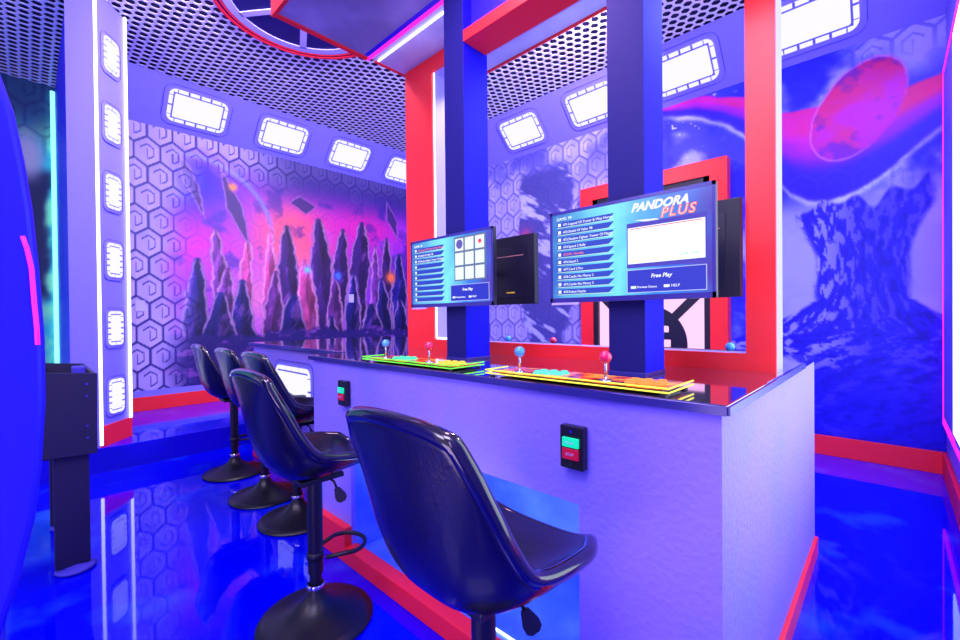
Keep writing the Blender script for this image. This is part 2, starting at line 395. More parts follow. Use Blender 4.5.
# perforated lattice ceiling (real openings) under a dark void
def lattice():
    x0, x1, y0, y1 = -2.2, XR - CV + .06, -.3, 7.2
    dy = .091; dx = .0788; R = dy / math.sqrt(3); ri = R * .75
    nx = int((x1 - x0) / dx) + 1; ny = int((y1 - y0) / dy) + 1
    vs = []; fs = []; k = 0
    for i in range(nx):
        for j in range(ny):
            cx = x0 + i * dx; cy = y0 + j * dy + (dy / 2 if i % 2 else 0)
            if cy > YL - CV + .08 and cx > .3: continue
            for (r, z) in ((R, ZC), (ri, ZC), (ri, ZC + .006)):
                for a in range(6):
                    t = a * PI / 3
                    vs.append((cx + r * math.cos(t), cy + r * math.sin(t), z))
            for a in range(6):
                c = (a + 1) % 6
                fs.append((k + a, k + c, k + 6 + c, k + 6 + a)); fs.append((k + 6 + a, k + 6 + c, k + 12 + c, k + 12 + a))
            k += 18
    me = bpy.data.meshes.new('ceiling'); me.from_pydata(vs, [], fs); me.materials.append(M['hexm'])
    o = bpy.data.objects.new('ceiling', me); COL.objects.link(o); struct(o)
lattice()
b = MB(); b.box(-3, XR + .1, -.4, 8, ZC + .09, ZC + .15); struct(b.build('ceiling_void', M['hexback']))

# ceiling emblem: ringed wheel
EC = (1.69, 3.69)
def ring_mb(r0, r1, z0, z1, n=72, c=EC):
    m = MB(); m.lathe([(r0, z0), (r1, z0), (r1, z1), (r0, z1), (r0, z0)], (c[0], c[1], 0), n); return m
em = thing('ceiling_emblem', 'large round wheel emblem with red rings on the perforated ceiling', 'emblem', (EC[0], EC[1], ZC - .03))
def em_part(m, name, mt):
    o = m.build(name, mt, em); o.location = (-EC[0], -EC[1], -(ZC - .03)); return o
em_part(ring_mb(.001, .728, ZC - .02, ZC - .004), 'backing_disc', M['navy'])
em_part(ring_mb(.712, .736, ZC - .034, ZC - .018), 'outer_ring', M['redsoft'])
em_part(ring_mb(.672, .686, ZC - .032, ZC - .018), 'thin_ring', M['redsoft'])
em_part(ring_mb(.585, .660, ZC - .030, ZC - .018), 'rim', M['lav_light'])
m = MB()
for k in range(6):
    a = k * PI / 3 + .12; d = Vector((math.cos(a), math.sin(a), 0)); e = Vector((-d.y, d.x, 0)); c = Vector((EC[0], EC[1], ZC - .03))
    m.prism([c + d * .1 - e * .03, c + d * .60 - e * .03, c + d * .60 + e * .03, c + d * .1 + e * .03], (0, 0, .012))
em_part(m, 'spokes', M['lav_light'])
em_part(ring_mb(.001, .18, ZC - .034, ZC - .018), 'hub', M['lav_light'])

# ------------------------------------------------------------------ film-strip style lamps
def rrect(w, h, r, n=6):
    pts = []
    for cx, cy, a0 in ((w / 2 - r, h / 2 - r, 0), (-w / 2 + r, h / 2 - r, PI / 2), (-w / 2 + r, -h / 2 + r, PI), (w / 2 - r, -h / 2 + r, 3 * PI / 2)):
        for i in range(n + 1):
            a = a0 + PI / 2 * i / n; pts.append((cx + r * math.cos(a), cy + r * math.sin(a)))
    return pts
def frame_lamp(label, w, h, group, nw=4, nh=2, cat='wall lamp', name='wall_lamp'):
    """local frame: x across, z up, faces -y"""
    root = thing(name, label, cat, group=group)
    def ringpart(po, pi, y0, y1, nm, mt):
        m = MB(); n = len(po)
        vs = [(x, y0, z) for x, z in po] + [(x, y0, z) for x, z in pi] + [(x, y1, z) for x, z in po] + [(x, y1, z) for x, z in pi]
        fs = []
        for i in range(n):
            j = (i + 1) % n
            fs += [(i, j, n + j, n + i), (2 * n + i, 3 * n + i, 3 * n + j, 2 * n + j), (i, 2 * n + i, 2 * n + j, j), (n + i, n + j, 3 * n + j, 3 * n + i)]
        m.add(vs, fs); return m.build(nm, mt, root)
    k = min(w, h * .8) / .41
    L_ = 0
    m = MB(); m.prism([(x, -.006, z) for x, z in rrect(w + .13 * k, h + .13 * k, .14 * k)], (0, .006, 0)); m.build('backing_plate', M['lavender'], root)
    ringpart(rrect(w + .13 * k, h + .13 * k, .14 * k), rrect(w + .118 * k, h + .118 * k, .114 * k), -.009, -.005, 'outline', M['groove'])
    m = MB(); m.prism([(x, -.012, z) for x, z in rrect(w - .02 * k, h - .02 * k, .09 * k)], (0, .007, 0)); m.build('bezel', M['bezel'], root)
    m = MB(); t = (.050 if w > .3 else .056) * k; g = (.026 if w > .3 else .030) * k
    wi, hi = w - 2 * t - .042 * k, h - 2 * t - .042 * k
    m.prism([(x, -.018, z) for x, z in rrect(wi, hi, .02 * k)], (0, .007, 0)); m.build('light_panel', M['lamp'], root)
    m = MB()
    cor = .10 * k
    def q(x0, x1, z0, z1): m.box(x0, x1, -.018, -.011, z0, z1)
    L = w - 2 * cor; n = nw
    for i in range(n):
        a = -L / 2 + L * i / n; q(a + g / 2, a + L / n - g / 2, h / 2 - t, h / 2); q(a + g / 2, a + L / n - g / 2, -h / 2, -h / 2 + t)
    L = h - 2 * cor; n = nh
    for i in range(n):
        a = -L / 2 + L * i / n; q(w / 2 - t, w / 2, a + g / 2, a + L / n - g / 2); q(-w / 2, -w / 2 + t, a + g / 2, a + L / n - g / 2)
    for sx in (-1, 1):
        for sz in (-1, 1):
            pts = []
            for i in range(7):
                a = PI / 2 * i / 6; pts.append((w / 2 - cor + cor * math.cos(a), h / 2 - cor + cor * math.sin(a)))
            pts += [(w / 2 - cor, h / 2 - t), (w / 2 - t, h / 2 - t), (w / 2 - t, h / 2 - cor)]
            m.prism([(sx * x, -.018, sz * z) for x, z in pts], (0, .007, 0))
    m.build('dashed_border', M['lamp'], root)
    return root
gl = 'film-strip lamps on the upper wall bands'
lamp0 = frame_lamp('film-frame wall lamp above the left mural, nearest the lit pillar', .60, .39, gl)
CM = CV * .505; lamp0.location = (1.44, YL - CM - .001, ZB + CM - .001); lamp0.rotation_euler = (PI / 4, 0, 0)
lx = {2.45: 'film-frame wall lamp above the left mural, second from the lit pillar', 3.45: 'film-frame wall lamp above the left mural, third from the lit pillar',
      4.45: 'film-frame wall lamp above the left mural, half hidden beside the red counter portal'}
for x, lb in lx.items():
    c = copy_tree(lamp0); c.location = (x, YL - CM - .001, ZB + CM - .001); c['label'] = lb
for y, lb in ((3.62, 'film-frame wall lamp on the right wall, farthest, beside the far navy post'), (2.57, 'film-frame wall lamp on the right wall, cut off by the near navy post'),
              (1.53, 'film-frame wall lamp on the right wall, between near navy post and red upright'), (.49, 'film-frame wall lamp right of the red upright, at the top edge')):
    c = copy_tree(lamp0); c.location = (XR - CM - .001, y, ZB + CM - .001); c.rotation_euler = (PI / 4, 0, -PI / 2); c['label'] = lb

# ------------------------------------------------------------------ lit pillar at the left
P0 = Vector((.232, 4.843, 0)); P1 = Vector((.396, 4.71, 0)); P2 = Vector((.623, 4.991, 0)); P3 = P0 + (P2 - P1)
PT = 3.965
b = MB(); b.prism([p + Vector((0, 0, ZP)) for p in (P0, P1, P2, P3)], (0, 0, PT - ZP)); struct(b.build('wall_pillar', M['lavender']))
nrm = Vector(((P2 - P1).y, -(P2 - P1).x, 0)).normalized(); ax = (P2 - P1).normalized()
b = MB(); b.prism([P1 + nrm * .012 + Vector((0, 0, ZP)), P2 + nrm * .012 + ax * .015 + Vector((0, 0, ZP)), P2 + ax * .015 + Vector((0, 0, ZP)), P1 + Vector((0, 0, ZP))], (0, 0, .17))
struct(b.build('baseboard_pillar', M['red']))
def led_bar(a, bb, r, mt, label, group=None):
    m = MB(); m.tube([a, bb], r, 8); o = m.build('led_strip', mt); return tag(o, label, 'light strip', group)
led_bar(P1 + nrm * .012 + Vector((0, 0, ZP + .02)), P1 + nrm * .012 + Vector((0, 0, PT)), .011, M['led'], 'white LED strip down the left edge of the lit pillar')
led_bar(P2 + nrm * .012 + Vector((0, 0, ZP + .17)), P2 + nrm * .012 + Vector((0, 0, PT)), .011, M['led'], 'white LED strip down the right edge of the lit pillar')
pl0 = None; mid = (P1 + P2) / 2
ordn = ['lowest', 'second from the floor', 'third from the floor', 'third from the top', 'second from the top', 'topmost']
for i in range(6):
    z = .60 + i * .582
    if pl0 is None: pl0 = c = frame_lamp('', .18, .29, 'small film-frame lamps up the pillar', 2, 4, name='pillar_lamp')
    else: c = copy_tree(pl0)
    p = mid + nrm * .002; c.location = (p.x, p.y, z); c.rotation_euler = (0, 0, math.atan2(ax.y, ax.x))
    c['label'] = 'small film-frame lamp on the lit pillar, ' + ordn[i]
led_bar(Vector((.225, 7.02, .25)), Vector((.225, 7.02, 3.9)), .02, M['led_cyan'], 'pale cyan LED strip in the far left corner beside the green mural')

# lit window panel on the near right wall
w = thing('lit_wall_panel', 'tall bright white lit panel with magenta edge at the right side of the photo', 'light panel', (3.4, -.29, .40))
m = MB(); m.box(-2.4, .55, 0, .02, .10, 2.56); m.build('lit_sheet', M['panel'], w)  # lengthened out of view to throw more light on the counter side
m = MB(); m.box(.55, 1.34, 0, .012, .06, 2.62); m.box(-2.45, .55, 0, .012, 2.56, 2.62); m.box(-2.45, .55, 0, .012, .04, .10); m.build('surround', M['lavender'], w)
m = MB(); m.box(1.34, 1.39, 0, .016, 0, 2.66); m.box(-2.45, 1.39, 0, .016, 2.62, 2.66); m.box(-2.45, 1.39, 0, .016, .0, .04)
m.build('frame', M['magenta_glow'], w)

# small light switch plates on the left mural
for x, z, lb in ((.89, 1.41, 'small pale square switch plate on the left wall beside the lit pillar'), (3.57, 1.56, 'small pale blue switch plate in the middle of the left mural')):
    m = MB(); m.box(-.045, .045, -.012, 0, -.065, .065, bev=.004); o = m.build('switch_plate', M['lav_light'], origin=None); o.location = (x, YL, z); tag(o, lb, 'switch')

# ------------------------------------------------------------------ red framed doorway with lit wheel screen on the right wall
def window_panel():
    r = thing('red_framed_screen', 'big red square frame with a black wheel over pink light, on the right wall', 'framed panel', (XR, 2.02, .17))
    def part(m, n, mt):
        o = m.build(n, mt, r); o.location = (-XR, -2.02, -.17); return o
    y0, y1, z1 = 1.17, 2.80, 2.81; z0 = .17
    m = MB(); t = .16
    m.box(XR - .12, XR, y0, y0 + t, z0, z1); m.box(XR - .12, XR, y1 - t, y1, z0, z1); m.box(XR - .12, XR, y0 + t, y1 - t, z1 - t, z1); m.box(XR - .12, XR, y0 + t, y1 - t, z0, z0 + .1)
    part(m, 'frame', M['red'])
    m = MB(); m.box(XR - .03, XR, y0 + t, y1 - t, z0 + .1, z1 - t); part(m, 'backlight', M['pinkglow'])
    m = MB(); X0, X1 = XR - .075, XR - .055
    ym = 1.99; zm = .93; s = .44
    m.box(X0, X1, y0 + t, ym - .60, z0 + .1, z1 - t); m.box(X0, X1, ym + .60, y1 - t, z0 + .1, z1 - t)
    m.box(X0, X1, ym - .6, ym + .6, 1.62, z1 - t); m.box(X0, X1, ym - .6, ym + .6, z0 + .1, z0 + .2)
    for a in range(8):
        an = a * PI / 4 + PI / 8 * 0 + PI / 4 * .5 * 0 + (PI / 4 if a % 2 else 0) * 0
        if a % 2 == 0: continue
        d = Vector((0, math.cos(an), math.sin(an))); e = Vector((0, -d.z, d.y)); c = Vector((X0, ym, zm))
        m.prism([c + d * .3 - e * .045, c + d * .82 - e * .045, c + d * .82 + e * .045, c + d * .3 + e * .045], (.02, 0, 0))
    m.box(X0, X1, ym - .02, ym + .02, zm + .3, 1.65)
    part(m, 'lattice_bars', M['black'])
    m = MB(); c = (X0 - .012, ym, zm)
    n = 48; vs = []
    # hub disc with three slits either side, made of stacked bands
    for k, (za, zb, hole) in enumerate([(-.43, -.2, 0), (-.2, -.13, .16), (-.13, -.03, 0), (-.03, .05, .12), (.05, .13, 0), (.13, .2, .10), (.2, .43, 0)]):
        def wd(q): return math.sqrt(max(0, .43 ** 2 - q * q))
        N = 6
        zz = [za + (zb - za) * i / N for i in range(N + 1)]
        for i in range(N):
            a0, a1 = zz[i], zz[i + 1]
            if not hole:
                m.prism([(X0 - .012, ym - wd(a0), zm + a0), (X0 - .012, ym + wd(a0), zm + a0), (X0 - .012, ym + wd(a1), zm + a1), (X0 - .012, ym - wd(a1), zm + a1)], (.012, 0, 0))
            else:
                for sgn in (-1, 1):
                    m.prism([(X0 - .012, ym, zm + a0), (X0 - .012, ym + sgn * .12, zm + a0), (X0 - .012, ym + sgn * .12, zm + a1), (X0 - .012, ym, zm + a1)], (.012, 0, 0))
                    m.prism([(X0 - .012, ym + sgn * (.14 + hole), zm + a0), (X0 - .012, ym + sgn * wd(a0), zm + a0), (X0 - .012, ym + sgn * wd(a1), zm + a1), (X0 - .012, ym + sgn * (.14 + hole), zm + a1)], (.012, 0, 0))
    part(m, 'wheel', M['black'])
    m = MB(); m.box(XR - .10, XR - .055, y0 + t - .0, y0 + t + .06, z0 + .1, z1 - t); m.box(XR - .10, XR - .055, y1 - t - .06, y1 - t, z0 + .1, z1 - t); m.box(XR - .10, XR - .055, y0 + t, y1 - t, z1 - t - .06, z1 - t)
    part(m, 'inner_frame', M['blacksoft'])
window_panel()

# ------------------------------------------------------------------ the island
isl = thing('counter_island', 'long lavender plastered gaming counter with black top under the red portal', 'counter', (1.9, 1.3, 0))
def ip(m, n, mt, parent=None, smooth=False):
    o = m.build(n, mt, isl if parent is None else parent, smooth)
    if parent is None: o.location = (-1.9, -1.3, 0)
    return o
FX, SY, H0, H1 = 1.14, .295, 1.011, 1.035
b = MB()
b.box(FX, 2.82, SY, .685, 0, H0); b.box(FX, 1.76, .685, 2.02, .68, H0); b.box(FX, 2.82, 2.02, 2.43, 0, H0); b.box(1.76, 2.82, .685, 2.02, 0, H0); b.box(1.42, 2.82, 2.43, 4.22, 0, H0)
ip(b, 'body', M['purple'])
b = MB(); b.box(FX + .03, 1.76, .685, 2.02, 0, .05); b.box(1.755, 1.76, .685, 2.02, .05, .68); b.box(FX + .02, 1.755, 2.015, 2.02, .05, .68); b.box(FX + .02, 1.755, .685, .690, .05, .68); b.box(FX + .02, 1.755, .690, 2.015, .675, .68)
ip(b, 'knee_recess', M['recess'])
b = MB(); b.box(FX - .04, FX, 2.02, 2.43, 0, .175, bev=.003); b.box(FX - .04, FX, SY - .02, .685, 0, .175, bev=.003); b.box(FX - .04, FX + .03, .685, 2.02, 0, .08, bev=.003)
b.box(FX, 2.82, SY - .015, SY, 0, .09, bev=.003); b.box(1.40, 1.42, 2.43, 4.22, 0, .175, bev=.003)
ip(b, 'baseboard', M['red'])
b = MB(); b.box(1.13, 2.35, .28, 2.46, H0, H1, bev=.004); b.box(2.35, 2.85, .29, 2.46, H0 - .010, H1 - .008, bev=.004); b.box(1.39, 2.85, 2.46, 4.25, H0, H1, bev=.004)
t_ = ip(b, 'countertop', M['slab'])
b = MB(); b.box(1.122, 1.13, .28, 2.46, H0, H1 - .003); b.box(1.13, 2.34, .274, .28, H0, H1 - .003); b.box(1.384, 1.39, 2.46, 4.25, H0, H1 - .003)
ip(b, 'edge_band', M['slabedge'])
m = MB(); m.tube([(1.22, .75, .0555), (1.22, 1.10, .0555)], .0045, 8); o = m.build('led_strip', M['led']); tag(o, 'white LED strip low inside the counter knee recess', 'light strip')
fl = frame_lamp('film-frame lamp low on the far counter front behind the third stool', .62, .33, 'low film-frame lamps', name='counter_lamp')
fl.location = (1.418, 3.36, .71); fl.rotation_euler = (0, 0, -PI / 2)
del fl['group']

# ------------------------------------------------------------------ posts, beam, portal, canopy
ZK = 2.98
def post(y0, y1, label):
    r = thing('display_post', label, 'post', (1.546, (y0 + y1) / 2, H1))
    m = MB(); m.box(-.08, .09, -(y1 - y0) / 2, (y1 - y0) / 2, 0, ZK - H1 - .012, bev=.002)
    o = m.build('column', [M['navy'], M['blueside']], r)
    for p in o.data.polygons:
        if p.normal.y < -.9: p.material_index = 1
    m = MB(); m.box(-.083, .093, -(y1 - y0) / 2 - .003, (y1 - y0) / 2 + .003, 0, .014, bev=.002); m.build('foot_trim', M['slabedge'], r)
post(1.495, 1.635, 'navy post standing on the counter behind the far gaming monitor')
post(.615, .75, 'navy post standing on the counter behind the near gaming monitor')
m = MB(); m.box(1.462, 1.62, .752, 1.493, 2.575, 2.63, bev=.003); o = m.build('crossbeam', M['red']); tag(o, 'red horizontal beam joining the two navy posts near the ceiling', 'beam')
m = MB(); m.box(1.52, 1.54, .752, 1.493, 2.63, ZK - .008); o = m.build('fascia_panel', M['deep']); tag(o, 'blue panel above the red beam between the two navy posts', 'panel')
m = MB(); m.box(1.462, 1.62, -.25, .613, 2.575, 2.63, bev=.003); o = m.build('crossbeam', M['red']); tag(o, 'red horizontal beam right of the near navy post above the photo top', 'beam')

po = thing('portal_frame', 'bright red rectangular portal frame standing along the countertop', 'frame', (1.93, 1.4, H1))
def pp(m, n, mt): o = m.build(n, mt, po); o.location = (-1.93, -1.4, -H1); return o
X0, X1 = 1.87, 2.0
m = MB(); m.box(X0, X0 + .02, .305, .40, H1, ZK); m.box(X0, X0 + .02, 2.21, 2.50, H1, ZK); m.box(X0, X0 + .02, .40, 2.21, H1, H1 + .065); m.box(X0, X0 + .02, .40, 2.21, ZK - .1, ZK)
pp(m, 'face', M['red'])
m = MB(); m.box(X0 + .02, X1, .305, .40, H1, ZK); m.box(X0 + .02, X1, 2.21, 2.50, H1, ZK); m.box(X0 + .02, X1, .40, 2.21, H1, H1 + .063); m.box(X0 + .02, X1, .40, 2.21, ZK - .1, ZK)
pp(m, 'return_sides', M['white'])
m = MB(); m.tube([(X0 + .012, 2.2, H1 + .075), (X0 + .012, 2.2, ZK - .11)], .005, 8); m.tube([(X0 + .012, 2.2, H1 + .075), (X0 + .012, 1.80, H1 + .075)], .006, 8)
pp(m, 'led_strip', M['led'])

ca = thing('canopy', 'grey suspended canopy with red trim and LED slot above the counter', 'canopy', (1.6, 1.2, ZK))
def cp(m, n, mt): o = m.build(n, mt, ca); o.location = (-1.6, -1.2, -ZK); return o
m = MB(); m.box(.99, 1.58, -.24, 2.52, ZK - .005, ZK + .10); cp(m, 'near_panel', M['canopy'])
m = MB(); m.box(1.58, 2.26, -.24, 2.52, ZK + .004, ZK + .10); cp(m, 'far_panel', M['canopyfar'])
m = MB(); m.box(.97, .99, -.24, 2.54, ZK - .02, ZK + .11); m.box(.99, 1.575, 2.51, 2.54, ZK - .015, ZK + .11); m.box(2.26, 2.275, -.24, 2.54, ZK - .008, ZK + .11); m.box(1.64, 2.26, 2.52, 2.535, ZK - .004, ZK + .11)
cp(m, 'red_trim', M['red'])
m = MB(); m.box(1.575, 1.60, -.24, 2.54, ZK - .008, ZK + .004); cp(m, 'pink_lit_trim', M['magenta_glow'])  # red trim pink from the LED; that light is put into its glow
m = MB(); m.tube([(1.65, -.23, ZK - .004), (1.65, 2.50, ZK - .004)], .0055, 8); cp(m, 'led_strip', M['led'])
m = MB(); m.box(1.545, 1.572, -.24, 2.50, ZK - .007, ZK - .004); cp(m, 'blue_line', M['deep'])  # thin royal blue strip under the near panel, along its far edge
for x, y in ((1.1, 2.2), (2.1, 2.2), (1.1, .3), (2.1, .3)):
    m = MB(); m.tube([(x, y, ZK + .1), (x, y, ZC)], .008, 8); cp(m, 'hanger_rod', M['steel'])

# ------------------------------------------------------------------ text helper
def text_mesh(s, size, M4, name, mt, parent, shear=0.0, align='LEFT', ext=.0006, bold=0.0, space=1.0):
    cu = bpy.data.curves.new('t', 'FONT'); cu.body = s; cu.size = size; cu.shear = shear; cu.align_x = align; cu.extrude = ext; cu.offset = bold; cu.resolution_u = 3; cu.space_character = space
    ob = bpy.data.objects.new('t', cu); COL.objects.link(ob)
    dg = bpy.context.evaluated_depsgraph_get(); me = bpy.data.meshes.new_from_object(ob.evaluated_get(dg))
    bpy.data.objects.remove(ob); me.materials.clear(); me.materials.append(mt); me.name = name
    o = bpy.data.objects.new(name, me); COL.objects.link(o); o.parent = parent; me.transform(M4); return o

E_ = {}
def em_(rgb, s=1.0):
    k = (rgb, s)
    if k not in E_: E_[k] = glow('screen_%d_%d_%d' % rgb, rgb, s)
    return E_[k]
def screen_mat():
    m = bpy.data.materials.new('screen_gradient'); m.use_nodes = True; nt = m.node_tree; b_ = nt.nodes['Principled BSDF']
    b_.inputs['Base Color'].default_value = (.01, .01, .02, 1); b_.inputs['Roughness'].default_value = .2
    tc = nt.nodes.new('ShaderNodeTexCoord'); sp = nt.nodes.new('ShaderNodeSeparateXYZ'); r = nt.nodes.new('ShaderNodeValToRGB'); n = nt.nodes.new('ShaderNodeTexNoise')
    n.inputs['Scale'].default_value = 7; ad = nt.nodes.new('ShaderNodeMath'); ad.operation = 'MULTIPLY_ADD'; ad.inputs[1].default_value = .22
    nt.links.new(tc.outputs['Object'], sp.inputs[0]); nt.links.new(tc.outputs['Object'], n.inputs['Vector']); nt.links.new(n.outputs['Fac'], ad.inputs[0]); nt.links.new(sp.outputs['Y'], ad.inputs[2])
    mr = nt.nodes.new('ShaderNodeMapRange'); mr.inputs['From Min'].default_value = .42; mr.inputs['From Max'].default_value = -.20; nt.links.new(ad.outputs[0], mr.inputs['Value'])
    nt.links.new(mr.outputs[0], r.inputs[0])
    e = r.color_ramp.elements; e[0].position = 0; e[0].color = (*lin((30, 90, 190)), 1); e[1].position = 1; e[1].color = (*lin((70, 50, 170)), 1)
    k = e.new(.45); k.color = (*lin((120, 225, 245)), 1); k = e.new(.75); k.color = (*lin((40, 120, 230)), 1)
    nt.links.new(r.outputs[0], b_.inputs['Emission Color']); b_.inputs['Emission Strength'].default_value = 1.0
    return m
SCR = screen_mat()
RM = Matrix(((0, 0, -1), (-1, 0, 0), (0, 1, 0))).to_4x4()     # text x -> -Y, y -> +Z, normal -> -X
def at_(u, v, d):      # u right, v up, d towards the viewer, from the monitor's centre
    T = Matrix.Translation(Vector((-d, -u, v))); return T @ RM
def rect(m, u0, u1, v0, v1, d, t=.0006, mi=0): m.box(-d - t, -d, -u1, -u0, v0, v1, mi)
def monitor(y, label, kind):
    W, Hh = .59, .35
    r = thing('gaming_monitor', label, 'monitor', (1.420, y - .010, 1.475), group=None)
    m = MB(); m.box(0, .022, -W / 2, W / 2, -Hh / 2, Hh / 2, bev=.004); m.box(.02, .036, -W / 2 + .08, W / 2 - .08, -Hh / 2 + .05, Hh / 2 - .06, bev=.006)
    m.build('casing', M['black'], r)
    f = MB(); d = 0.0
    rect(f, -W / 2, W / 2, Hh / 2 - .012, Hh / 2, 0, .003); rect(f, -W / 2, W / 2, -Hh / 2, -Hh / 2 + .018, 0, .003); rect(f, -W / 2, -W / 2 + .01, -Hh / 2, Hh / 2, 0, .003); rect(f, W / 2 - .01, W / 2, -Hh / 2, Hh / 2, 0, .003)
    f.build('bezel', M['slabedge'], r)
    s = MB(); rect(s, -.285, .285, -.157, .163, .0, .001); sc = s.build('screen', SCR, r)
    # game list on the left half
    names = ['471.Legend Of Tower & Way Home', '472.Shield Of Valor 98', '473.Shadow Fighter Tower Of Magic', '474.Speed 2 Rally', '475.Mr. Noodle', '476.Island 2', '477.Card 2 Pro', '478.Castle No Mercy 2', '479.Castle No Mercy 3', '470.Robot Puzzle']
    bars = MB(); hi = MB(); bul = MB()
    for i in range(10):
        v = .122 - i * .0285
        L = -.015
        pts = [(-.0016, .262, v - .009), (-.0016, -L - .035 + .0, v - .009), (-.0016, -L, v + .011), (-.0016, .262, v + .011)]
        pts = [(-.0016, .262, v - .009), (-.0016, .05, v - .009), (-.0016, .028, v + .011), (-.0016, .262, v + .011)]
        (bars).prism(pts, (.0005, 0, 0))
        rect(hi, -.262, -.03, v - .011, v - .009, .0012, .0006)
        bul.box(-.0022, -.0016, .246, .258, v - .005, v + .007)
    bars.build('menu_bars', em_((16, 60, 190)), sc); hi.build('menu_lines', em_((200, 225, 190)), sc); bul.build('menu_bullets', em_((235, 245, 255)), sc)
    text_mesh('GAME: 99', .016, at_(-.265, .140, .0017), 'menu_header', em_((225, 240, 255)), sc)
    sel = 4 if kind == 'logo' else 0
    nn = 10 if kind == 'logo' else 3
    for i in range(nn):
        v = .122 - i * .0285
        text_mesh(names[i], .0135, at_(-.236, v - .004, .0017), 'menu_text', em_((255, 120, 90)) if i == sel else em_((235, 245, 255)), sc)
    # right half
    if kind == 'logo':
        text_mesh('PANDORA', .038, at_(.034, .124, .0017), 'title_lettering', em_((235, 235, 245)), sc, shear=.35, bold=.0016)
        text_mesh('PLUS', .042, at_(.132, .091, .0019), 'title_lettering', em_((255, 100, 50)), sc, shear=.25, bold=.0022, space=1.22)
        text_mesh('PLUS', .042, at_(.132, .091, .0026), 'title_lettering', em_((240, 220, 235)), sc, shear=.25, bold=-.0006, space=1.22)
        g_ = MB(); rect(g_, .03, .258, .064, .067, .0028); g_.build('preview_score_line', em_((235, 90, 140)), sc)
        s2 = MB(); s2.prism([(-.0018, -.045, .095), (-.0018, -.12, .09), (-.0018, -.13, .084), (-.0018, -.09, .083)], (.0005, 0, 0)); s2.build('title_swoosh', em_((230, 240, 255)), sc)
        f = MB(); rect(f, .018, .270, -.066, .086, .0012); f.build('preview_border', em_((60, 50, 180)), sc)
        f = MB(); rect(f, .022, .266, -.052, .070, .0020); f.build('preview_picture', em_((240, 252, 255), 1.05), sc)
        text_mesh('demo', .012, at_(.035, -.046, .0028), 'preview_text', em_((220, 200, 60)), sc); text_mesh('PUSH START', .010, at_(.115, -.040, .0028), 'preview_text', em_((235, 200, 120)), sc); text_mesh('GAME OVER', .011, at_(.19, -.038, .0028), 'preview_text', em_((110, 215, 90)), sc)
    else:
        f = MB(); rect(f, .045, .252, -.055, .155, .0012); f.build('picture_grid', em_((90, 110, 150)), sc)
        g = MB()
        for a in range(3):
            for c in range(3):
                rect(g, .052 + a * .067, .052 + a * .067 + .056, -.048 + c * .068, -.048 + c * .068 + .058, .0020)
        g.build('card_tiles', em_((225, 240, 238)), sc)
        g = MB(); g.lathe([(.0001, 0), (.022, 0), (.022, .0006), (.0001, .0006)], (0, 0, 0), 20); o = g.build('face_icon', em_((90, 80, 170)), sc); o.data.transform(at_(.082, .119, .0028))
        g = MB(); g.lathe([(.0001, 0), (.011, 0), (.011, .0006), (.0001, .0006)], (0, 0, 0), 6); o = g.build('red_icon', em_((240, 40, 80)), sc); o.data.transform(at_(.216, .119, .0028))
    f = MB(); rect(f, .018, .270, -.150, -.072, .0012); f.build('info_border', em_((190, 200, 245)), sc)
    f = MB(); rect(f, .020, .268, -.148, -.074, .0020); f.build('info_box', em_((14, 40, 190)), sc)
    text_mesh('Free Play', .018, at_(.10, -.102, .0028), 'info_text', em_((235, 240, 255)), sc, shear=.2, bold=.0004)
    text_mesh('Preview Demo', .011, at_(.053, -.135, .0028), 'info_text', em_((235, 240, 255)), sc); text_mesh('HELP', .012, at_(.165, -.135, .0028), 'info_text', em_((235, 240, 255)), sc)
    for u_ in (.032, .142):
        g = MB(); rect(g, u_, u_ + .018, -.136, -.127, .0028); g.build('info_key', em_((225, 235, 255)), sc)
    m = MB(); m.box(.034, .040, -.05, .05, -.05, .05); m.build('mount_plate', M['steel'], r)
    m = MB(); rect(m, -.29, -.17, -Hh / 2 - .008, -Hh / 2 + .001, .0, .003); m.build('control_label', M['lav_light'], r)
    return r
monitor(1.577, 'smaller-looking far gaming monitor showing a grid of pale tiles', 'tiles')
monitor(.685, 'near gaming monitor showing a game list, orange PLUS title and white preview', 'logo')
def rear_monitor(y, label):
    r = thing('rear_monitor', label, 'monitor', (1.835, y, 1.50))
    m = MB(); m.box(-.012, .022, -.29, .29, -.185, .185, bev=.004); m.build('casing', M['blacksoft'], r)
    m = MB(); m.box(-.016, -.012, -.24, .10, -.15, .13, bev=.001); m.build('vented_back', M['black'], r)
    m = MB(); m.box(-.0165, -.0155, -.22, .05, .075, .079); m.build('copper_stripe', mat('copper_tape', (200, 140, 130), .4), r)
    m = MB(); m.box(-.0165, -.0155, -.16, -.10, -.125, -.118); m.build('yellow_sticker', mat('yellow_sticker', (235, 210, 40), .4), r)
    m = MB(); m.tube([(-.03, .05, 0), (-.19, .05, 0)], .02, 10); m.build('mount_arm', M['steel'], r)
rear_monitor(1.635, 'back of the dark monitor behind the far navy post')
rear_monitor(.695, 'back of the dark monitor just behind the near gaming monitor')

